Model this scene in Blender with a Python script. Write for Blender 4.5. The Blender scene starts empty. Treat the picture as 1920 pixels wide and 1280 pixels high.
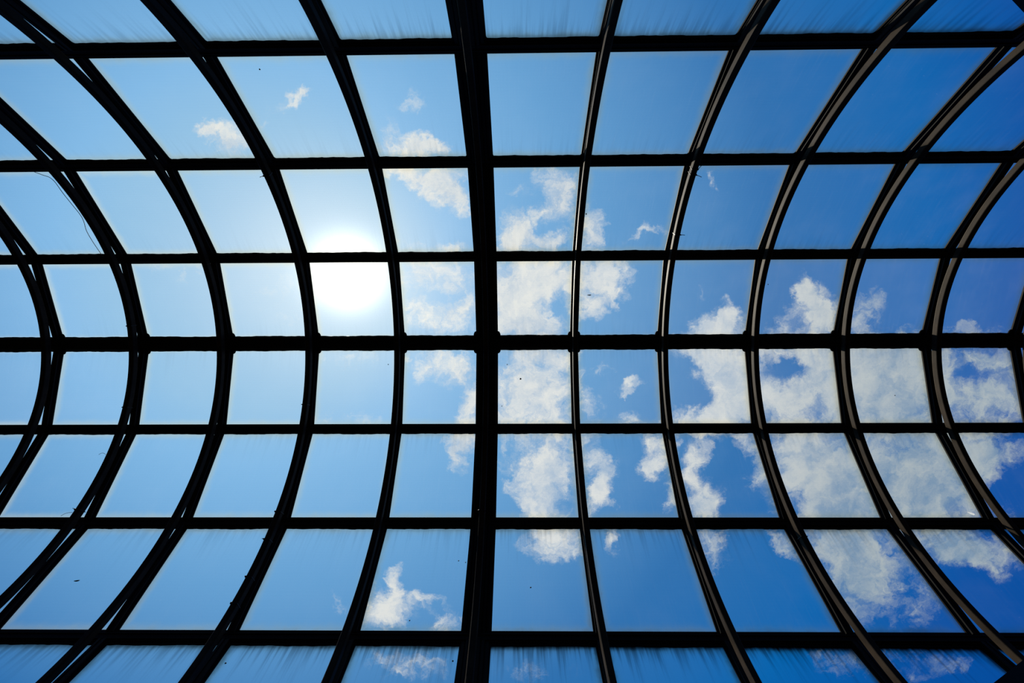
import bpy, math, random
import numpy as np
from mathutils import Matrix, Vector

random.seed(7)
rng = np.random.RandomState(7)

# ------------------------------------------------------------------ camera
F = 762.94                        # focal length in pixels of the 1920x1280 frame
YAW, PITCH, ROLL = 0.0111, -0.0494, 0.0050
EYE = Vector((0.0, 0.0, 1.6))     # eye height above the walkway
K = 4.7                           # metres from the eye to the crown of the vault


def rm(ax, a):
    c, s = math.cos(a), math.sin(a)
    return np.array({'x': [[1, 0, 0], [0, c, -s], [0, s, c]],
                     'y': [[c, 0, s], [0, 1, 0], [-s, 0, c]],
                     'z': [[c, -s, 0], [s, c, 0], [0, 0, 1]]}[ax])


MC = rm('z', ROLL) @ rm('x', PITCH) @ rm('y', YAW)
FL = np.array([1, -1, 1])         # image up is world -Y
right, up, fwd = (MC[i] * FL for i in range(3))
cam_d = bpy.data.cameras.new('camera')
cam = bpy.data.objects.new('camera', cam_d)
bpy.context.scene.collection.objects.link(cam)
cam_d.sensor_width = 36.0
cam_d.lens = F / 1920 * 36.0
cam_d.clip_start = 0.05
m = Matrix(((right[0], up[0], -fwd[0], EYE.x),
            (right[1], up[1], -fwd[1], EYE.y),
            (right[2], up[2], -fwd[2], EYE.z),
            (0, 0, 0, 1)))
cam.matrix_world = m
bpy.context.scene.camera = cam


def ray(px, py):
    """world direction seen at a pixel of the photograph"""
    q = MC.T @ np.array([(px - 960) / F, (640 - py) / F, 1.0])
    return Vector(q * FL)


def sky_uv(px, py):
    d = ray(px, py)
    return d.x / d.z, d.y / d.z


# ------------------------------------------------------------------ colour
def s2l(r, g, b):
    def f(c):
        c /= 255.0
        return c / 12.92 if c <= 0.04045 else ((c + 0.055) / 1.055) ** 2.4
    return (f(r), f(g), f(b), 1.0)


vs = bpy.context.scene.view_settings
vs.view_transform = 'Standard'
vs.look = 'None'
vs.exposure = 0.0
vs.gamma = 1.0
vs.use_curve_mapping = False

# ------------------------------------------------------------------ sky
world = bpy.data.worlds.new('sky')
bpy.context.scene.world = world
world.use_nodes = True
nt = world.node_tree
nt.nodes.clear()


class N:
    """small node-graph helper"""
    def __init__(self, tree):
        self.t = tree

    def node(self, typ, ins=None, **kw):
        n = self.t.nodes.new(typ)
        for k, v in kw.items():
            setattr(n, k, v)
        for k, v in (ins or {}).items():
            if isinstance(v, bpy.types.NodeSocket):
                self.t.links.new(v, n.inputs[k])
            else:
                n.inputs[k].default_value = v
        return n

    def math(self, op, a, b=0.0, c=0.0, clamp=False):
        return self.node('ShaderNodeMath', {0: a, 1: b, 2: c}, operation=op, use_clamp=clamp).outputs[0]

    def smooth(self, v, a, b, lo=0.0, hi=1.0):
        return self.node('ShaderNodeMapRange', {'Value': v, 'From Min': a, 'From Max': b, 'To Min': lo, 'To Max': hi},
                         interpolation_type='SMOOTHSTEP').outputs[0]

    def mix(self, f, a, b, blend='MIX'):
        n = self.node('ShaderNodeMix', {0: f, 6: a, 7: b}, data_type='RGBA', blend_type=blend)
        return n.outputs[2]

    def noise(self, vec, scale, detail=6.0, rough=0.55, dist=0.0, out=0):
        return self.node('ShaderNodeTexNoise', {'Vector': vec, 'Scale': scale, 'Detail': detail, 'Roughness': rough,
                                                'Distortion': dist}).outputs[out]


w = N(nt)
tc = w.node('ShaderNodeTexCoord')
sep = w.node('ShaderNodeSeparateXYZ', {0: tc.outputs['Generated']})
zc = w.math('MAXIMUM', sep.outputs[2], 0.04)
su = w.math('DIVIDE', sep.outputs[0], zc)
sv = w.math('DIVIDE', sep.outputs[1], zc)
uv = w.node('ShaderNodeCombineXYZ', {0: su, 1: sv, 2: 0.0}).outputs[0]


def blob_field(coord, blobs):
    acc = None
    for cx, cy, rx, ry, rot, st in blobs:
        u0, v0 = sky_uv(cx, cy)
        mp = w.node('ShaderNodeMapping', {'Vector': coord, 'Location': (u0, v0, 0.0),
                                          'Rotation': (0, 0, -math.radians(rot)),
                                          'Scale': (rx / F * 1.25, ry / F * 1.25, 1.0)}, vector_type='TEXTURE')
        g = w.node('ShaderNodeTexGradient', {0: mp.outputs[0]}, gradient_type='SPHERICAL').outputs[1]
        acc = w.math('MULTIPLY_ADD', g, st, acc if acc is not None else 0.0)
    return acc


#  cx, cy, rx, ry, rotation, strength  (directions in the sky, given through the camera's lens)
CLOUDS = [
    (418, 252, 48, 30, -25, 1.0), (440, 275, 30, 24, 0, .8), (390, 240, 26, 14, 0, .7),
    (552, 184, 44, 13, 28, .9), (573, 166, 14, 16, 60, .7), (495, 226, 26, 22, 0, .35),
    (770, 276, 75, 22, 0, 1.2), (800, 270, 40, 24, 0, .8), (735, 240, 20, 30, 0, .4), (776, 198, 22, 22, 0, .5), (772, 180, 14, 10, 0, .4),
    (750, 325, 45, 16, -10, 1.1), (805, 345, 55, 28, -30, 1.2), (850, 365, 34, 38, -40, 1.1), (845, 325, 50, 16, 0, .7),
    (870, 380, 16, 22, 0, .6), (800, 462, 80, 16, 0, .5), (870, 455, 40, 16, 0, .5),
    (1048, 348, 38, 32, -40, 1.2), (1062, 385, 26, 34, 0, .9), (1020, 395, 30, 24, 30, .9), (985, 358, 30, 12, 0, .5),
    (965, 430, 42, 34, 30, 1.2), (1000, 452, 60, 22, 0, 1.0), (1048, 448, 34, 22, 0, .7), (945, 460, 30, 26, 0, .9),
    (1112, 415, 28, 40, 0, 1.3), (1105, 455, 28, 24, 0, 1.0), (1195, 447, 26, 11, 50, .8), (1222, 437, 26, 8, 0, .5),
    (1340, 342, 10, 19, 15, .8),
    (820, 512, 90, 30, 0, .8), (862, 560, 48, 42, 0, .7), (820, 598, 80, 34, 0, .9), (780, 555, 34, 50, 0, .5),
    (830, 560, 30, 16, 0, -.5),
    (985, 530, 80, 62, 0, .95), (1040, 520, 44, 40, 0, .7), (1000, 610, 80, 26, 0, 1.0), (960, 590, 50, 50, 0, .7),
    (1045, 580, 20, 34, 0, -.7),
    (985, 555, 95, 95, 0, .85), (1110, 520, 44, 44, 0, 1.4), (1150, 515, 34, 38, 0, 1.2), (1160, 560, 26, 26, 0, 1.0), (1115, 570, 38, 24, 0, 1.0),
    (1345, 610, 60, 28, 0, 1.4), (1372, 585, 16, 32, 20, .9), (1312, 545, 8, 18, 0, .7), (1330, 640, 80, 30, 0, 1.2),
    (1520, 565, 44, 42, -20, 1.4), (1500, 540, 30, 22, -50, .9), (1548, 605, 38, 44, 0, 1.4), (1460, 614, 44, 26, 0, .7),
    (1625, 570, 40, 32, 15, .9), (1608, 612, 36, 30, 0, .7), (1500, 655, 90, 34, 0, 1.1),
    (1830, 628, 90, 18, 0, .7), (1660, 655, 120, 30, 0, .9),
    (662, 672, 80, 24, 0, .3), (650, 785, 90, 24, 0, .35), (540, 560, 80, 60, 0, .2), (340, 500, 90, 30, 0, .3),
    (830, 676, 70, 28, 0, .8), (862, 705, 34, 34, 0, .8), (884, 765, 26, 60, -20, 1.3), (800, 690, 30, 30, 0, .4),
    (1000, 720, 95, 80, 0, 1.5), (960, 790, 60, 50, 0, .8), (1030, 660, 60, 30, 0, .8), (1040, 780, 40, 40, 0, .8),
    (1018, 690, 14, 24, 0, -.6), (1045, 700, 16, 22, 0, -.4),
    (1172, 720, 28, 14, 35, 1.0), (1195, 708, 26, 7, 20, .6), (1190, 785, 40, 24, 0, .7), (1130, 690, 22, 18, 30, .4), (1100, 765, 30, 46, 0, .5),
    (1350, 690, 60, 42, 0, 1.4), (1378, 740, 48, 66, 0, 1.5), (1310, 668, 34, 18, -30, 1.0), (1300, 788, 70, 24, 0, 1.2), (1355, 790, 60, 30, 0, 1.0),
    (1500, 725, 110, 80, 0, 1.4), (1540, 680, 60, 46, 0, 1.0), (1478, 692, 38, 34, 0, -1.3), (1440, 760, 50, 50, 0, .8),
    (1670, 720, 110, 95, 0, 2.1), (1610, 760, 60, 60, 0, .8),
    (1850, 740, 110, 70, 0, 1.4), (1840, 670, 90, 30, 0, .8), (1830, 702, 40, 24, 0, -1.0),
    (866, 838, 34, 26, 0, 1.1), (862, 868, 22, 26, -20, .9), (885, 815, 26, 26, 0, .9),
    (1010, 905, 52, 58, 0, 1.4), (1045, 875, 44, 60, 0, 1.1), (990, 850, 50, 40, 0, .7), (1050, 820, 50, 24, 0, .9), (1020, 960, 50, 36, 0, 1.0),
    (1040, 1010, 62, 40, 0, 1.3), (1060, 1040, 40, 24, 0, .7), (960, 880, 24, 60, 0, .4),
    (1128, 905, 24, 56, 15, 1.2), (1145, 890, 22, 30, 45, .7), (1100, 850, 20, 40, 0, .8), (1148, 1015, 16, 32, 10, .9), (1120, 940, 22, 40, 0, .8),
    (1238, 860, 30, 44, -30, 1.2), (1262, 920, 16, 44, -10, 1.1), (1215, 875, 20, 16, 0, .7), (1240, 825, 40, 20, 0, .7),
    (1300, 860, 22, 60, -10, 1.3), (1318, 935, 42, 44, -15, 1.5), (1345, 950, 22, 30, 0, .7), (1330, 1010, 36, 44, 0, .9), (1345, 1055, 26, 34, 0, .7),
    (1420, 880, 24, 36, -15, .9), (1408, 830, 30, 24, 0, .8), (1470, 1012, 50, 16, -40, 1.0),
    (1540, 880, 110, 95, 0, 2.2), (1600, 940, 80, 60, 0, 1.2), (1480, 830, 50, 30, 0, .6), (1560, 1000, 80, 60, 0, 1.2),
    (1730, 885, 125, 95, 0, 2.2), (1850, 850, 80, 50, -20, 1.2), (1880, 960, 30, 40, 0, .5), (1905, 910, 40, 46, 0, -1.1),
    (1590, 1070, 60, 110, 20, 1.5), (1650, 1050, 50, 80, 0, 1.0), (1700, 1120, 60, 80, 10, .6),
    (1800, 1025, 120, 40, -8, 1.5), (1830, 1055, 70, 26, -15, .7), (1740, 960, 120, 50, 0, .8),
    (742, 1085, 24, 40, -15, 1.1), (722, 1130, 44, 40, 0, 1.1), (760, 1140, 40, 40, 0, .7), (700, 1165, 50, 30, 0, .6),
    (805, 1122, 34, 14, -10, .9), (845, 1160, 44, 26, 0, .8), (630, 1130, 36, 24, 0, .4),
    (770, 1245, 80, 34, 0, .7), (1600, 1240, 90, 34, 0, .7), (1760, 1250, 80, 34, 0, .7), (1000, 1255, 90, 24, 0, .25),
]

warp = w.noise(uv, 11.0, 6.0, 0.66, 0.0, 1)
wv = w.node('ShaderNodeVectorMath', {0: warp, 1: (0.5, 0.5, 0.5)}, operation='SUBTRACT').outputs[0]
ws = w.node('ShaderNodeVectorMath', {0: wv, 'Scale': 0.12}, operation='SCALE').outputs[0]
wuv = w.node('ShaderNodeVectorMath', {0: uv, 1: ws}, operation='ADD').outputs[0]
field = blob_field(wuv, CLOUDS)
fn = w.noise(wuv, 17.0, 10.0, 0.66, 0.5)
fn2 = w.noise(uv, 5.0, 6.0, 0.6, 0.4)
fsum = w.math('MULTIPLY_ADD', w.math('SUBTRACT', fn, 0.5), 2.3, field)
dens = w.smooth(fsum, 0.08, 1.25)
dens = w.math('MULTIPLY', dens, w.smooth(field, 0.0, 0.22))

# clear sky: pale towards the sun's side, deep blue away from it
cu, cv = sky_uv(470, 500)
dn = w.node('ShaderNodeVectorMath', {0: uv, 1: (cu, cv, 0)}, operation='DISTANCE').outputs['Value']
ramp = w.node('ShaderNodeValToRGB', {0: w.math('DIVIDE', dn, 2.2)})
cr = ramp.color_ramp
stops = [(0.0, (150, 193, 226)), (0.16, (135, 186, 223)), (0.225, (124, 181, 226)), (0.37, (97, 157, 207)),
         (0.58, (46, 112, 174)), (0.75, (3, 99, 172)), (0.877, (0, 80, 160)), (1.0, (0, 74, 154))]
cr.elements[0].position = stops[0][0]
cr.elements[0].color = s2l(*stops[0][1])
cr.elements[1].position = stops[-1][0]
cr.elements[1].color = s2l(*stops[-1][1])
for p, c in stops[1:-1]:
    e = cr.elements.new(p)
    e.color = s2l(*c)
sky = ramp.outputs[0]

# sun: disc, aureole and a faint wide brightening of the haze
SUN_PX = (653, 511)
sd = ray(*SUN_PX).normalized()
dot = w.node('ShaderNodeVectorMath', {0: tc.outputs['Generated'], 1: tuple(sd)}, operation='DOT_PRODUCT').outputs['Value']
ang = w.math('ARCCOSINE', w.math('MINIMUM', dot, 0.999999))
def gauss(a, amp):
    q = w.math('DIVIDE', ang, a)
    return w.math('MULTIPLY', w.math('EXPONENT', w.math('MULTIPLY', w.math('MULTIPLY', q, q), -1.0)), amp)
core = gauss(0.060, 2.2)
mid = gauss(0.215, 0.40)
wide = gauss(0.5, 0.05)

# cloud colour: cream where thick and sunlit, cooler and greyer where thin or far from the sun
ccn = w.smooth(w.math('MULTIPLY_ADD', fn, 0.5, w.math('MULTIPLY', fn2, 0.5)), 0.36, 0.62)
cnear = w.mix(ccn, s2l(178, 194, 210), s2l(228, 228, 222))
cfar = w.mix(ccn, s2l(112, 142, 170), s2l(172, 182, 184))
cfar2 = w.mix(w.smooth(dn, 0.95, 1.75), cnear, cfar)
dmul = w.math('MULTIPLY', dens, 0.93)
skyc = w.mix(dmul, sky, cfar2)
halo = w.node('ShaderNodeCombineColor', {0: w.math('ADD', mid, w.math('MULTIPLY', wide, .85)),
                                         1: w.math('MULTIPLY', w.math('ADD', mid, wide), .78),
                                         2: w.math('MULTIPLY', w.math('ADD', mid, wide), .45)}).outputs[0]
skyc = w.mix(1.0, skyc, halo, 'ADD')
corec = w.node('ShaderNodeVectorMath', {0: (1.0, 0.98, 0.94), 'Scale': core}, operation='SCALE').outputs[0]
skyc = w.mix(1.0, skyc, corec, 'ADD')
ground = s2l(36, 32, 28)
skyc = w.mix(w.smooth(sep.outputs[2], -0.02, 0.06), ground, skyc)
bg = w.node('ShaderNodeBackground', {0: skyc, 1: 1.06})
out = w.node('ShaderNodeOutputWorld', {0: bg.outputs[0]})

# ------------------------------------------------------------------ sun lamp
sun_d = bpy.data.lights.new('sun', 'SUN')
sun_d.energy = 8.0
sun_d.color = (1.0, 0.93, 0.82)
sun_d.angle = math.radians(0.6)
sun = bpy.data.objects.new('sun', sun_d)
bpy.context.scene.collection.objects.link(sun)
sun.rotation_euler = (-sd).to_track_quat('-Z', 'Y').to_euler()
sun.location = EYE + sd * 30

# ------------------------------------------------------------------ vault measurements
AL = math.radians(22.5)
R = 0.5333 * K                    # circumradius of the glazing polygon
S = 0.2123 * K                    # bay width
X0 = -0.0719 * K                  # the wide central bar
AXY = 0.0518 * K                  # world y of the vault axis (image up is -y)
AXZ = EYE.z + K - R               # world z of the vault axis = springing height
NB0, NB1 = -6, 7                  # glazing bars / ribs
XA = (NB0 - 0.5) * S + X0
XB = (NB1 + 0.5) * S + X0
BW = 0.0465                       # half width of an ordinary glazing bar
PW = 0.0535                       # half width of a purlin
RIDGE_W = 0.083
RIB_O, RIB_I, RIB_W = 2.369, 2.303, 0.0285
RIB_DX, RIB_DY, RIB_DZ = -0.004, -0.008, 0.015   # the ribs' circle sits a touch higher than the glazing's


def bar_x(n):
    return n * S + X0


def cyl(x, th, r):
    """point at angle th from the crown (positive = upper half of the photo)"""
    return Vector((x, AXY - r * math.sin(th), AXZ + r * math.cos(th)))


def rcyl(x, th, r):
    return cyl(x, th, r) + Vector((RIB_DX, RIB_DY, RIB_DZ))


# ------------------------------------------------------------------ materials
def new_mat(name):
    mt = bpy.data.materials.new(name)
    mt.use_nodes = True
    t = mt.node_tree
    t.nodes.clear()
    return mt, N(t)


def metal(name, col, rough, var=0.35, spec=0.5, metallic=0.0):
    mt, g = new_mat(name)
    co = g.node('ShaderNodeTexCoord').outputs['Object']
    nz = g.noise(co, 6.0, 6.0, 0.6)
    dark = tuple(c * (1 - var) for c in col[:3]) + (1,)
    lite = tuple(min(1, c * (1 + var)) for c in col[:3]) + (1,)
    c = g.mix(g.smooth(nz, 0.3, 0.7), dark, lite)
    n2 = g.noise(co, 120.0, 3.0, 0.6)
    bump = g.node('ShaderNodeBump', {'Height': n2, 'Strength': 0.12, 'Distance': 0.002})
    b = g.node('ShaderNodeBsdfPrincipled', {'Base Color': c, 'Roughness': rough, 'Metallic': metallic,
                                            'Specular IOR Level': spec, 'Normal': bump.outputs[0]})
    g.node('ShaderNodeOutputMaterial', {0: b.outputs[0]})
    return mt


M_BAR = metal('dark_bronze_bar', (0.0050, 0.0042, 0.0034, 1), 0.62, spec=0.12)
M_RIB = metal('brown_painted_rib', (0.0250, 0.0175, 0.0105, 1), 0.58, spec=0.045)
M_SEAL = metal('black_sealant', (0.004, 0.004, 0.0035, 1), 0.85, spec=0.08)
M_PLAS = metal('black_plastic', (0.004, 0.004, 0.0045, 1), 0.5, spec=0.2)
M_LEAF = metal('green_leaf', (0.008, 0.06, 0.04, 1), 0.6, spec=0.1)
M_BUG = metal('brown_insect', (0.02, 0.014, 0.01, 1), 0.6, spec=0.1)

M_DROP, _g = new_mat('white_dropping')
_c = _g.mix(_g.noise(_g.node('ShaderNodeTexCoord').outputs['Object'], 60.0), (0.25, 0.27, 0.28, 1), (0.42, 0.43, 0.42, 1))
_t = _g.node('ShaderNodeBsdfTranslucent', {0: _c})
_g.node('ShaderNodeOutputMaterial', {0: _t.outputs[0]})

PL = 2 * R * math.sin(AL / 2)     # facet length down the slope


def glass_mat():
    mt, g = new_mat('twin_wall_panel')
    uvn = g.node('ShaderNodeUVMap', uv_map='UVMap').outputs[0]
    sp = g.node('ShaderNodeSeparateXYZ', {0: uvn})
    u, v = sp.outputs[0], sp.outputs[1]
    seed = g.node('ShaderNodeObjectInfo').outputs['Random']
    sd_ = g.math('MULTIPLY', seed, 57.0)
    co = g.node('ShaderNodeCombineXYZ', {0: u, 1: v, 2: sd_}).outputs[0]
    gr = g.node('ShaderNodeAttribute', attribute_name='grime', attribute_type='OBJECT').outputs['Fac']
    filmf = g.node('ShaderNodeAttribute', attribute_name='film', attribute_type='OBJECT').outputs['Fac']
    efilm_glow = g.node('ShaderNodeAttribute', attribute_name='edge_film_glow', attribute_type='OBJECT').outputs['Fac']  # edge film strength, sun-side scatter glow built in
    n_big = g.noise(co, 2.4, 4.0, 0.6)
    n_mid = g.noise(co, 9.0, 5.0, 0.6)
    # distance to the visible edges of the opening, roughened
    du = g.math('SUBTRACT', g.math('MINIMUM', u, g.math('SUBTRACT', S, u)), BW)
    dr = g.math('SUBTRACT', v, PW)
    de = g.math('SUBTRACT', PL - PW, v)
    rough = g.math('MULTIPLY', g.math('SUBTRACT', n_mid, 0.5), 0.06)
    dmin = g.math('ADD', g.math('MINIMUM', g.math('MINIMUM', du, dr), de), rough)
    edge = g.smooth(dmin, 0.10, -0.01)
    edge2 = g.math('MULTIPLY', edge, edge)
    # dark grime hanging from the upper edge of the panel in streaks down the slope
    st = g.node('ShaderNodeMapping', {'Vector': co, 'Scale': (30.0, 1.2, 1.0)}).outputs[0]
    streak = g.noise(st, 1.0, 4.0, 0.62)
    reach = g.math('MULTIPLY_ADD', g.smooth(streak, 0.40, 0.80), 0.15, 0.020)
    gstreak = g.math('EXPONENT', g.math('MULTIPLY', g.math('DIVIDE', g.math('MAXIMUM', dr, 0.0), reach), -1.0))
    gstreak = g.math('MULTIPLY', gstreak, g.smooth(streak, 0.2, 0.62, 0.6, 1.0))
    dark_edge = g.smooth(g.math('ADD', dmin, g.math('MULTIPLY', g.math('SUBTRACT', n_big, 0.5), 0.05)), 0.038, -0.012)
    darkf = g.math('MULTIPLY', g.math('ADD', g.math('MULTIPLY', gstreak, 0.85), g.math('MULTIPLY', dark_edge, 0.55)), gr, clamp=True)
    # faint run marks over the whole sheet and the parallel webs inside it
    st2 = g.node('ShaderNodeMapping', {'Vector': co, 'Scale': (70.0, 3.0, 1.0)}).outputs[0]
    runs = g.smooth(g.noise(st2, 1.0, 5.0, 0.65), 0.50, 0.80)
    web = g.math('POWER', g.math('ABSOLUTE', g.math('SINE', g.math('MULTIPLY', v, math.pi / 0.0125))), 6.0)
    web2 = g.math('POWER', g.math('ABSOLUTE', g.math('SINE', g.math('MULTIPLY', u, math.pi / 0.0125))), 6.0)
    webs = g.math('ADD', g.math('MULTIPLY', web, 0.055), g.math('MULTIPLY', web2, 0.02))
    specks = g.smooth(g.noise(co, 70.0, 2.0, 0.5), 0.74, 0.80)
    tint = g.mix(g.math('ADD', webs, g.math('MULTIPLY', g.math('MULTIPLY', runs, gr), 0.05)), (0.985, 0.99, 0.995, 1), (0.30, 0.34, 0.36, 1))
    tint = g.mix(g.math('MULTIPLY', edge2, 0.40), tint, (0.86, 0.80, 0.62, 1))
    tr = g.node('ShaderNodeBsdfTransparent', {0: tint})
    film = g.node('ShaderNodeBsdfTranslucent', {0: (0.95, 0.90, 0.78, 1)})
    f = g.math('MULTIPLY_ADD', g.math('MULTIPLY', edge2, efilm_glow), 0.046, g.math('MULTIPLY', filmf, 0.006))
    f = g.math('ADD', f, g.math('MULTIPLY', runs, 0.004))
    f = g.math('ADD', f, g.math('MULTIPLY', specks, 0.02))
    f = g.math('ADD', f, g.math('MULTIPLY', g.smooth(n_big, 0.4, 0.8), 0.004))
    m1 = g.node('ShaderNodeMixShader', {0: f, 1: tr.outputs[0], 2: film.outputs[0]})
    dirt = g.node('ShaderNodeBsdfDiffuse', {0: (0.035, 0.027, 0.016, 1)})
    m2 = g.node('ShaderNodeMixShader', {0: darkf, 1: m1.outputs[0], 2: dirt.outputs[0]})
    g.node('ShaderNodeOutputMaterial', {0: m2.outputs[0]})
    return mt


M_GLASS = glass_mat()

# ------------------------------------------------------------------ object helpers
COL = bpy.context.scene.collection


def mesh_obj(name, verts, faces, mat, parent=None, smooth=False):
    me = bpy.data.meshes.new(name)
    me.from_pydata([tuple(v) for v in verts], [], faces)
    me.materials.append(mat)
    me.update()
    if smooth:
        me.polygons.foreach_set('use_smooth', [True] * len(me.polygons))
    o = bpy.data.objects.new(name, me)
    COL.objects.link(o)
    if parent:
        o.parent = parent
    return o


def fix_normals(o):
    import bmesh
    bm = bmesh.new()
    bm.from_mesh(o.data)
    bmesh.ops.recalc_face_normals(bm, faces=bm.faces)
    bm.to_mesh(o.data)
    bm.free()


def tag(o, label, cat, group=None, kind=None):
    o['kind'] = kind or 'thing'
    if label:
        o['label'] = label
    if cat:
        o['category'] = cat
    if group:
        o['group'] = group
    return o


def sweep(name, rings, mat, parent=None, closed_ends=True, smooth=False):
    """rings: list of equally long closed loops of points"""
    n = len(rings[0])
    verts = [p for r in rings for p in r]
    faces = []
    for i in range(len(rings) - 1):
        for j in range(n):
            a, b = i * n + j, i * n + (j + 1) % n
            faces.append((a, b, b + n, a + n))
    if closed_ends:
        faces.append(tuple(reversed(range(n))))
        faces.append(tuple(range((len(rings) - 1) * n, len(rings) * n)))
    o = mesh_obj(name, verts, faces, mat, parent, smooth)
    fix_normals(o)
    return o


def origin_to(o, p):
    """move an object's origin without moving its geometry"""
    for v in o.data.vertices:
        v.co -= p
    o.location = p


def tube(name, pts, r, mat, parent=None, seg=8):
    rings = []
    for i, p in enumerate(pts):
        a = pts[max(i - 1, 0)]
        b = pts[min(i + 1, len(pts) - 1)]
        d = (b - a).normalized()
        s = d.cross(Vector((0.3, 0.2, 0.93))).normalized()
        t = d.cross(s)
        rr = r[i] if isinstance(r, (list, tuple)) else r
        rings.append([p + (s * math.cos(k * 2 * math.pi / seg) + t * math.sin(k * 2 * math.pi / seg)) * rr for k in range(seg)])
    return sweep(name, rings, mat, parent, smooth=True)


for i_, xe in ((1, XA - .05), (2, XB)):        # gable trims closing the two ends of the vault
    rings = []
    for k in range(-4, 5):
        c = 1.0 if abs(k) == 4 else 1.0 / math.cos(AL / 2)
        rings.append([cyl(xe + a, k * AL, R - b * c) for a, b in ((0, -.012), (.05, -.012), (.05, .075), (0, .075))])
    tag(sweep('trim_%d' % i_, rings, M_BAR), None, None, kind='structure')

ORD = ['', 'first', 'second', 'third', 'fourth', 'fifth', 'sixth', 'seventh']


def where_bar(n):
    if n < 0:
        return '%s left of the wide central one' % ORD[-n]
    return '%s right of the wide central one' % ORD[n]


# ------------------------------------------------------------------ glazing bars (faceted, directly under the sheets)
def bar_profile(n):
    if n != 0:
        w_, i_ = BW, 0.0305
        return [(-w_, 0.001), (w_, 0.001), (w_, 0.015), (i_ + .006, 0.015), (i_ + .006, 0.026), (i_, 0.026), (i_, 0.047), (.010, 0.047), (.010, .042),
                (-.010, .042), (-.010, .047), (-i_, 0.047), (-i_, 0.026), (-i_ - .006, 0.026), (-i_ - .006, 0.015), (-w_, 0.015)]
    w_ = 0.125
    prof = [(-w_, 0.001), (w_, 0.001), (w_, 0.014)]
    steps = [(0.108, .014), (0.108, .030), (0.084, .030), (0.084, .018), (0.074, .018), (0.074, .040), (0.052, .040),
             (0.052, .026), (0.040, .026), (0.040, .041), (0.022, .041)]
    return prof + steps + [(-a, b) for a, b in reversed(steps)] + [(-w_, 0.014)]


KMAX = 4
for n in range(NB0, NB1 + 1):
    xb = bar_x(n)
    prof = bar_profile(n)
    rings = []
    for k in range(-KMAX, KMAX + 1):
        th = k * AL
        c = 1.0 if abs(k) == KMAX else 1.0 / math.cos(AL / 2)
        loc = Vector((0, 0, 0))
        rings.append([cyl(xb + a, th, R - b * c) for a, b in prof])
    if n == 0:
        o = sweep('glazing_bar', rings, M_BAR)
        origin_to(o, cyl(xb, KMAX * AL, R))
    else:
        # straight lengths cut between the purlins
        o = bpy.data.objects.new('glazing_bar', None)
        COL.objects.link(o)
        o.location = cyl(xb, -KMAX * AL, R)
        for k in range(-KMAX, KMAX):
            ra, rb_ = rings[k + KMAX], rings[k + 1 + KMAX]
            fa = 0.0 if k == -KMAX else ((RIDGE_W if k == 0 else PW) - .024) / PL
            fb = 1.0 if k + 1 == KMAX else 1 - ((RIDGE_W if k + 1 == 0 else PW) - .024) / PL
            seg = sweep('bar_length', [[p.lerp(q, f) for p, q in zip(ra, rb_)] for f in (fa, fb)], M_BAR)
            for v in seg.data.vertices:
                v.co -= o.location
            seg.parent = o
    if n == 0:
        tag(o, 'wide grooved black glazing bar running up the middle, twice the width of the others', 'glazing bar')
    else:
        tag(o, 'straight-jointed black glazing bar directly under the panels, %s' % where_bar(n), 'glazing bar', 'black glazing bars under the panels')

# ------------------------------------------------------------------ purlins along the vault
RIDGE_LAB = {
    4: 'lowest black purlin at the upper eaves, beyond the top of the photo',
    3: 'thick black purlin crossing near the top edge of the photo, third above the ridge',
    2: 'black horizontal purlin, second above the ridge beam',
    1: 'thin black horizontal purlin, first above the ridge beam',
    0: 'widest black horizontal beam along the crown of the vault, with corner clips',
    -1: 'thin black horizontal purlin, first below the ridge beam',
    -2: 'black horizontal purlin, second below the ridge beam',
    -3: 'thick black purlin crossing near the bottom edge of the photo, third below the ridge',
    -4: 'lowest black purlin at the lower eaves, beyond the bottom of the photo',
}


def pt_purlin(x, k, t, d):
    """t = tangential offset (positive towards larger angle), d = depth inwards"""
    th = k * AL
    base = cyl(x, th, R - d)
    tang = Vector((0, -math.cos(th), -math.sin(th)))
    return base + tang * t


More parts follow.
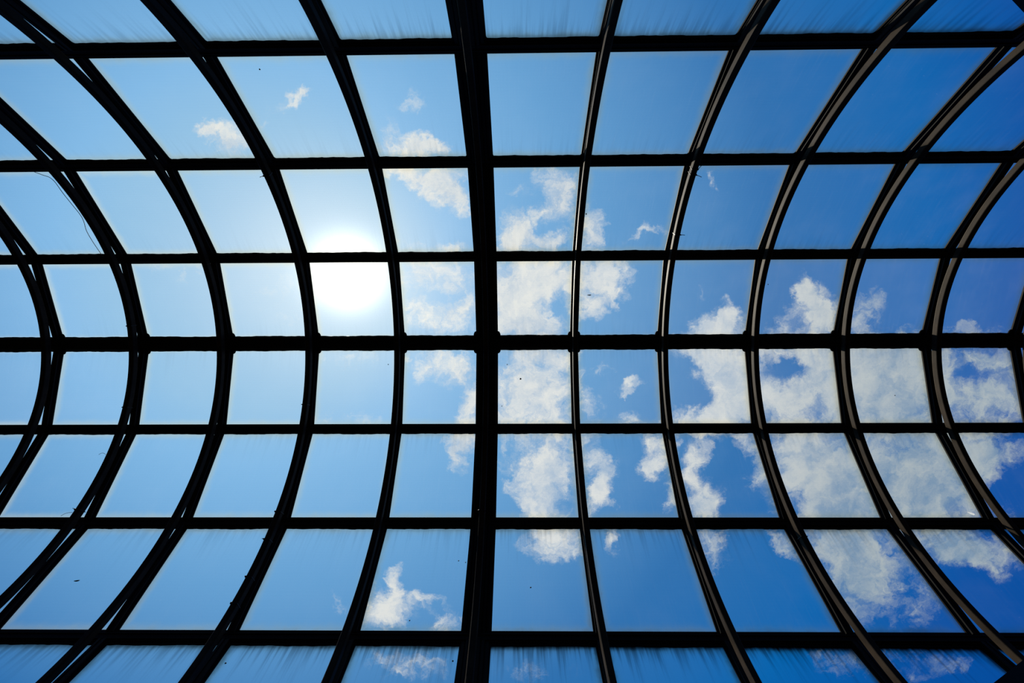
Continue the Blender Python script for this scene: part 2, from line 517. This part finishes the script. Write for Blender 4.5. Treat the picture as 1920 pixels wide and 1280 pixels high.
for k in (0, 1, -1, 2, -2, 3, -3):
    hw = RIDGE_W if k == 0 else PW
    e = hw * math.tan(AL / 2)
    i1 = hw - 0.018
    prof = [(-hw, e), (0, 0.0), (hw, e), (hw, e + .012), (i1, e + .012), (i1, e + .022), (i1 - .012, e + .022), (i1 - .012, .046), (.014, .046), (.014, .039),
            (-.014, .039), (-.014, .046), (-i1 + .012, .046), (-i1 + .012, e + .022), (-i1, e + .022), (-i1, e + .012), (-hw, e + .012)]
    rings = [[pt_purlin(x, k, t, d) for t, d in prof] for x in (XA, XB)]
    o = sweep('ridge_purlin' if k == 0 else 'purlin', rings, M_BAR)
    origin_to(o, cyl(0, k * AL, R))
    tag(o, RIDGE_LAB[k], 'roof beam', None if k == 0 else 'purlins along the vault')
    # wavy sealant bead along the edge(s) the rain runs from
    for sgn in ((1, -1) if k == 0 else ((1,) if k > 0 else (-1,))):
        nseg = 620
        xs = np.linspace(XA, XB, nseg)
        wob = np.zeros(nseg)
        for fr, am in ((2.1, .0016), (5.3, .0014), (13.0, .0013), (31.0, .0010)):
            wob += am * np.sin(xs * fr * 2 + rng.rand() * 9)
        wob += rng.normal(0, .0005, nseg)
        rings = []
        for x, wv_ in zip(xs, wob):
            t0, t1 = hw - .006, hw + .0035 + wv_
            rings.append([pt_purlin(x, k, sgn * t, d) for t, d in ((t0, e - .002 * 0 + .001), (t1, e + .0022), (t1, e + .007), (t0, e + .0135))])
        sb = sweep('sealant_bead', rings, M_SEAL)
        for v in sb.data.vertices:
            v.co -= o.location
        sb.parent = o
    # clips at the corners of the ridge, small rounded gussets elsewhere towards the eaves
    for n in range(NB0, NB1 + 1):
        for sx in (-1, 1):
            for sy in ((1, -1) if k == 0 else ((1,) if k > 0 else (-1,))):
                if k != 0 and abs(k) == 1:
                    continue
                if n in (NB0,) and sx < 0 or n == NB1 and sx > 0:
                    continue
                bw = 0.125 if n == 0 else BW
                big = (0.034 if n != 0 else 0.04) if k == 0 else 0.02
                if k != 0 and not (k > 0):
                    continue
                x_ = bar_x(n) + sx * bw
                x_in = x_ - sx * 0.02
                t_in = hw - 0.012
                ring = [(x_in, t_in)]
                # clipped quarter-round outline
                ring.append((x_ + sx * big * .75, t_in))
                for q in range(6):
                    a = q / 5 * math.pi / 2
                    if k == 0:
                        ring.append((x_ + sx * big * .75 * math.cos(a), hw + big * 1.25 * math.sin(a) * (1 if sy > 0 else .8)))
                    else:      # concave fillet of sealant
                        ring.append((x_ + sx * big * (1 - math.sin(a)), hw + big * (1 - math.cos(a))))
                ring.append((x_in, hw + big * (1.25 if k == 0 else 1.0)))
                top = [pt_purlin(a, k, sy * b, b * math.tan(AL / 2) + .0015) for a, b in ring]
                bot = [pt_purlin(a, k, sy * b, b * math.tan(AL / 2) + .012) for a, b in ring]
                c = sweep('corner_clip' if k == 0 else 'corner_fillet', [top, bot], M_SEAL)
                for v in c.data.vertices:
                    v.co -= o.location
                c.parent = o

# ------------------------------------------------------------------ curved inner ribs
NR = 96
TH_END = math.radians(90)


def rib_profile():
    c = 0.012
    w_, a, b = RIB_W, RIB_I, RIB_O
    pts = []
    for cx, cy, a0 in ((w_ - c, b - c, 0), (-w_ + c, b - c, 90), (-w_ + c, a + c, 180), (w_ - c, a + c, 270)):
        for q in range(4):
            an = math.radians(a0 + q * 30)
            pts.append((cx + c * math.cos(an), cy + c * math.sin(an)))
    return pts


RP = rib_profile()
for n in range(NB0, NB1 + 1):
    xb = bar_x(n)
    rings = []
    for i in range(NR + 1):
        th = -TH_END + 2 * TH_END * i / NR
        rings.append([rcyl(xb + a, th, r) for a, r in RP])
    o = sweep('arched_rib', rings, M_RIB)
    me = o.data
    origin_to(o, rcyl(xb, TH_END, RIB_O))
    if n == 0:
        tag(o, 'curved brown metal rib arching under the wide central glazing bar', 'roof rib', 'curved ribs of the vault')
    else:
        tag(o, 'curved brown metal rib arching across the vault, %s' % where_bar(n), 'roof rib', 'curved ribs of the vault')

# ------------------------------------------------------------------ panels
def make_panel():
    mx, my, t = 0.006, 0.006, 0.008
    x0, x1, y0, y1 = mx, S - mx, my, PL - my
    v = [(x0, y0, 0), (x1, y0, 0), (x1, y1, 0), (x0, y1, 0), (x0, y0, t), (x1, y0, t), (x1, y1, t), (x0, y1, t)]
    f = [(0, 3, 2, 1), (4, 5, 6, 7), (0, 1, 5, 4), (1, 2, 6, 5), (2, 3, 7, 6), (3, 0, 4, 7)]
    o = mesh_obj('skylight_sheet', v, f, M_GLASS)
    uvl = o.data.uv_layers.new(name='UVMap')
    for lp in o.data.loops:
        c = o.data.vertices[lp.vertex_index].co
        uvl.data[lp.index].uv = (c.x, c.y)
    return o


ROWN = {3: 'topmost row', 2: 'third row above ridge', 1: 'second row above ridge', 0: 'first row above ridge',
        -1: 'first row below ridge', -2: 'second row below ridge', -3: 'third row below ridge', -4: 'bottom row'}
CLOUDY = {(0, 1): 'white cloud', (0, 2): 'a cloud tuft', (0, 3): 'a bright cloud', (0, 0): 'hazy cloud', (0, -1): 'hazy cloud', (0, 4): 'a cloud tuft',
          (1, 0): 'wispy cloud', (1, -1): 'wispy cloud', (1, 1): 'a cloud edge', (1, 2): 'a tiny cloud puff', (2, -1): 'low cloud', (2, -3): 'a thin cloud streak', (2, -4): 'a small cloud',
          (-1, 0): 'thick cloud', (-1, -1): 'a cloud edge', (-1, 1): 'a small cloud wisp', (-1, 2): 'half cloud', (-1, 3): 'cloud with a blue gap', (-1, 4): 'full cloud', (-1, 5): 'grey cloud',
          (-2, -1): 'a cloud corner', (-2, 0): 'a puffy cloud', (-2, 1): 'torn clouds', (-2, 2): 'ragged clouds', (-2, 3): 'full cloud', (-2, 4): 'full cloud', (-2, 5): 'cloud beside blue',
          (-3, -1): 'a white puff', (-3, 0): 'a cloud tip', (-3, 1): 'a cloud wisp', (-3, 2): 'thin clouds', (-3, 3): 'pale cloud', (-3, 4): 'cloud over blue',
          (-4, -1): 'faint cloud', (-4, 3): 'streaky cloud', (-4, 4): 'streaky cloud'}
proto = make_panel()
first = True
for j in range(-4, 4):
    for n in range(NB0, NB1):
        if first:
            o = proto
            first = False
        else:
            o = proto.copy()
            COL.objects.link(o)
        upper = j >= 0
        k0 = j if upper else j + 1              # vertex nearer the ridge
        sg = 1 if upper else -1
        thm = (k0 + 0.5 * sg) * AL
        a = cyl(bar_x(n), k0 * AL, R)
        ez = Vector((0, -math.sin(thm), math.cos(thm)))                 # outward normal
        ey = Vector((0, -math.cos(thm) * sg, -math.sin(thm) * sg))      # down the slope
        ex = ey.cross(ez)
        org = a.copy()
        if ex.x < 0:
            org.x = bar_x(n + 1)
        org = org + ez * 0.001
        o.matrix_world = Matrix(((ex.x, ey.x, ez.x, org.x), (ex.y, ey.y, ez.y, org.y), (ex.z, ey.z, ez.z, org.z), (0, 0, 0, 1)))
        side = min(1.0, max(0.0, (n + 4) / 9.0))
        base = {3: .26, 2: .06, 1: .03, 0: .02, -1: .06, -2: .05, -3: .17, -4: .55}[j]
        o['grime'] = base * (0.7 + 0.8 * side) + 0.04 * side + random.uniform(-.02, .04)
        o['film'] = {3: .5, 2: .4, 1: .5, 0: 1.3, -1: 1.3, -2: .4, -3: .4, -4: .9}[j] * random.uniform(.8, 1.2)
        o['edge_film_glow'] = max(.06, (1.2 - 1.35 * side) * random.uniform(.8, 1.2))  # pale edge dirt, boosted on the sunward left to imitate forward-scattered sunlight
        # column as counted from the wide central bar
        colw = '%s bay %s of centre' % ((ORD[-n], 'left') if n < 0 else (ORD[n + 1], 'right'))
        if (j, n) == (0, -2):
            look = 'dazzling panel before the sun'
        elif (j, n) == (1, -2):
            look = 'glaring panel just above the sun'
        elif (j, n) in CLOUDY:
            look = 'panel showing %s' % CLOUDY[(j, n)]
        elif n >= 1:
            look = 'deep blue roof panel'
        else:
            look = 'pale blue roof panel'
        tag(o, '%s, %s, %s' % (look, ROWN[j], colw), 'roof panel', 'translucent roof panels')

# ------------------------------------------------------------------ braces at the far right end
def on_cyl(px, py, r):
    """point where the sight line of a pixel meets the cylinder of radius r about the vault axis"""
    d = ray(px, py)
    oy, oz = EYE.y - AXY, EYE.z - AXZ
    A = d.y ** 2 + d.z ** 2
    B = 2 * (oy * d.y + oz * d.z)
    C = oy ** 2 + oz ** 2 - r ** 2
    t = (-B + math.sqrt(B * B - 4 * A * C)) / (2 * A)
    return EYE + d * t


def brace(p, q, e0, e1, label, r=0.05):
    dv = (q - p)
    a, b = p - dv * e0, q + dv * e1
    d = (b - a).normalized()
    c = (a + b) / 2
    nrm = Vector((0, AXY - c.y, AXZ - c.z)).normalized()
    nrm = (nrm - d * nrm.dot(d)).normalized()
    s = d.cross(nrm)
    prof = [(-r, -.02), (r, -.02), (r, .02), (r * .6, .02), (r * .6, .034), (-r * .6, .034), (-r * .6, .02), (-r, .02)]
    rings = [[P + s * x + nrm * y for x, y in prof] for P in (a, b)]
    o = sweep('diagonal_brace', rings, M_BAR)
    origin_to(o, a)
    return tag(o, label, 'brace', 'diagonal braces at the right end')


rb = RIB_I - 0.07
brace(on_cyl(1892, 1293, rb), on_cyl(1945, 1250, rb), 1.6, 2.2, 'dark diagonal brace crossing the lower right corner of the roof', 0.055)
brace(on_cyl(1932, -10, rb), on_cyl(1955, 16, rb), 3.2, 4.0, 'dark diagonal brace crossing the upper right corner of the roof', 0.055)

# ------------------------------------------------------------------ small things on the ribs and panels
def rib_at(px, py):
    """rib number and angle nearest to a pixel"""
    p = on_cyl(px, py, RIB_I)
    n = round((p.x - X0) / S)
    n = max(NB0, min(NB1, n))
    th = math.atan2(-(p.y - AXY), p.z - AXZ)
    return n, th


def cable_tie(px, py, label, tail=True, tail_dir=-1, tl=0.05, tilt=0.3):
    n, th = rib_at(px, py)
    x = bar_x(n)
    o = bpy.data.objects.new('cable_tie', None)
    COL.objects.link(o)
    o.location = rcyl(x, th, RIB_I)
    g = 0.0022
    hw = 0.0028 / RIB_I
    outer = [(-RIB_W - g, RIB_I - g), (RIB_W + g, RIB_I - g), (RIB_W + g, RIB_O + g), (-RIB_W - g, RIB_O + g)]
    inner = [(-RIB_W + .001, RIB_I + .001), (RIB_W - .001, RIB_I + .001), (RIB_W - .001, RIB_O - .001), (-RIB_W + .001, RIB_O - .001)]
    verts = []
    for ta in (th - hw, th + hw):
        verts += [rcyl(x + a, ta, r) - o.location for a, r in outer]
        verts += [rcyl(x + a, ta, r) - o.location for a, r in inner]
    faces = []
    for i in range(4):
        k = (i + 1) % 4
        faces += [(i, k, 8 + k, 8 + i), (4 + i, 12 + i, 12 + k, 4 + k), (i, 4 + i, 4 + k, k), (8 + i, 8 + k, 12 + k, 12 + i)]
    s = mesh_obj('strap', verts, faces, M_PLAS, o)
    if tail:
        p0 = Vector((tail_dir * RIB_W, 0, 0.01))
        dv = Vector((tail_dir * math.cos(tilt), math.sin(tilt), 0.1)).normalized()
        pts = [p0, p0 + dv * tl * .5, p0 + dv * tl + Vector((0, .004, 0))]
        tube('tail', pts, [0.0045, 0.003, 0.003], M_PLAS, o, 6)
        hd = tube('clasp', [p0 - dv * .004, p0 + dv * .008], 0.0062, M_PLAS, o, 6)
    return tag(o, label, 'cable tie', 'black cable ties on the ribs')


T = [
    (1302, 328, 1, .055, .25, 'black cable tie with stiff tail, third rib right of centre, lower of two'),
    (1306, 318, 1, .055, -.9, 'black cable tie on the third rib right of centre, upper one touching the purlin'),
    (1268, 441, 1, .05, -.05, 'black cable tie with short tail above the first purlin, second rib right of centre'),
    (498, 330, -1, .04, .1, 'black cable tie with knobby end beside the rib, second purlin above ridge'),
    (236, 612, -1, .012, .3, 'black cable tie around the fourth rib left of centre, just above the ridge'),
    (236, 765, -1, .012, .3, 'black cable tie around the fourth rib left of centre, below the ridge'),
    (137, 958, -1, .03, -.4, 'black cable tie with curled tail at second purlin below ridge, left side'),
    (520, 962, -1, .012, -.2, 'black cable tie at second purlin below ridge, second rib left of centre'),
    (495, 1014, -1, .022, -.2, 'black cable tie just under the second purlin below ridge, lower left'),
    (463, 1085, -1, .012, -.2, 'black cable tie midway down the third row below the ridge, lower left'),
    (430, 1135, -1, .014, .6, 'black cable tie with short upright tail, above third purlin below the ridge'),
    (570, 760, -1, .012, 0, 'black cable tie on the second rib left of centre, first row below ridge'),
    (1428, 1008, 1, .0, 0, 'black cable tie on a right-hand rib, third row below ridge'),
    (902, 960, -1, .012, 0, 'black cable tie on the central rib above second purlin below ridge'),
]
for px, py, td, tl, ti, lab in T:
    cable_tie(px, py, lab, tl > 0, td, tl, ti)


def wire(pxs, r, name, label, cat, rad=0.0018):
    pts = [on_cyl(x, y, r) for x, y in pxs]
    fine = []
    for i in range(len(pts) - 1):      # Catmull-Rom
        p0, p1, p2, p3 = pts[max(i - 1, 0)], pts[i], pts[i + 1], pts[min(i + 2, len(pts) - 1)]
        for q in range(6):
            t = q / 6
            fine.append(0.5 * ((2 * p1) + (p2 - p0) * t + (2 * p0 - 5 * p1 + 4 * p2 - p3) * t * t + (3 * p1 - p0 - 3 * p2 + p3) * t ** 3))
    fine.append(pts[-1])
    o = tube(name, fine, rad, M_PLAS, None, 6)
    origin_to(o, fine[0])
    return tag(o, label, cat)


wire([(64, 322), (80, 328), (92, 332), (100, 338), (106, 345), (118, 362), (134, 382), (150, 402), (157, 415), (162, 432), (172, 450), (184, 468), (194, 482)],
     RIB_I + 0.02, 'loose_cable', 'thin black cable sagging from a purlin along the upper left rib', 'cable', 0.0026)
wire([(185, 852), (191, 849), (196, 850), (199, 852)], RIB_I + 0.03, 'plant_tendril', 'tiny curled black tendril beside the left rib, below first purlin under ridge', 'tendril')
wire([(114, 967), (121, 963), (128, 961), (136, 960)], RIB_I + 0.03, 'plant_tendril', 'thin black tendril reaching from rib to second purlin below ridge, far left', 'tendril')


def panel_point(px, py, lift=0.0):
    """point on the inner face of the faceted glazing"""
    p = on_cyl(px, py, R)
    th = math.atan2(-(p.y - AXY), p.z - AXZ)
    mid = (math.floor(th / AL) + 0.5) * AL
    nrm = Vector((0, -math.sin(mid), math.cos(mid)))
    q = Vector((0, AXY, AXZ)) + nrm * (R * math.cos(AL / 2) + 0.001 - lift)
    d = ray(px, py)
    t = (q - EYE).dot(nrm) / d.dot(nrm)
    return EYE + d * t, nrm


def spot(px, py, rx, ry, rot, label, name='insect', cat='insect', mat=None, h=0.006, base=True):
    p, nrm = panel_point(px, py)
    ax = Vector((1, 0, 0))
    ay = nrm.cross(ax).normalized()
    if ay.y > 0:
        ay = -ay
    a = math.radians(rot)
    e1 = ax * math.cos(a) + ay * math.sin(a)
    e2 = -ax * math.sin(a) + ay * math.cos(a)
    verts, faces = [], []
    seg, st = 12, 4
    for i in range(st):
        ph = math.pi / 2 * i / st
        for k in range(seg):
            t = 2 * math.pi * k / seg
            wob = 1 + 0.12 * math.sin(3 * t + px)
            verts.append(e1 * rx * math.cos(t) * math.cos(ph) * wob + e2 * ry * math.sin(t) * math.cos(ph) * wob - nrm * h * math.sin(ph))
    verts.append(-nrm * h)
    for i in range(st - 1):
        for k in range(seg):
            faces.append((i * seg + k, i * seg + (k + 1) % seg, (i + 1) * seg + (k + 1) % seg, (i + 1) * seg + k))
    for k in range(seg):
        faces.append(((st - 1) * seg + k, (st - 1) * seg + (k + 1) % seg, len(verts) - 1))
    if base:
        faces.append(tuple(reversed(range(seg))))
    o = mesh_obj(name, verts, faces, mat or M_BUG, None, True)
    fix_normals(o)
    o.location = p
    return tag(o, label, cat)


spot(976, 710, .0105, .0105, 0, 'round dark beetle spot on the cloudy panel right of centre, just below the ridge')
spot(951, 683, .007, .006, 0, 'small faint speck up-left of the round beetle on the same panel')
spot(941, 761, .006, .005, 0, 'small speck low on the left of the cloudy panel below the ridge')
mo = spot(1105, 553, .024, .006, 0, 'long thin moth on the cloudy panel above the ridge, second bay right of centre', 'moth', 'insect')
spot(995, 1101, .007, .006, 20, 'tiny dark insect mid-panel in the third row below ridge, right of centre')
spot(849, 1239, .006, .007, 20, 'tiny dark insect near the bottom edge, left of the central bar')
spot(768, 1163, .006, .005, 20, 'tiny dark insect over the white puff, third row below the ridge')
spot(860, 1051, .006, .005, 20, 'tiny dark insect left of the central bar, third row below ridge, left of a pair')
spot(873, 1054, .005, .005, 20, 'tiny dark insect left of the central bar, third row below ridge, right of a pair')
spot(1099, 401, .007, .009, 20, 'tiny dark insect on the cloudy panel, second row above ridge, right of centre')
spot(1440, 533, .005, .006, 0, 'tiny dark speck beside the rib, first row above ridge, right side')
spot(1678, 741, .006, .005, 0, 'tiny dark speck on the full cloud panel, first row below ridge')
spot(728, 683, .006, .006, 0, 'tiny dark speck near the first rib left of centre, just below ridge')
spot(487, 130, .006, .006, 0, 'tiny dark speck near the top, third bay left of centre')
spot(423, 1243, .007, .006, 0, 'tiny dark speck on the streaky panel at the bottom left')
spot(144, 1088.5, .026, .0065, 6, 'small green leaf strip lying on the lower left panel', 'leaf', 'leaf', M_LEAF, 0.002)
spot(1821, 962, .034, .012, -22, 'white bird dropping on the panel at lower right, above second purlin', 'bird_dropping', 'dropping',
     M_DROP, 0.002, False)
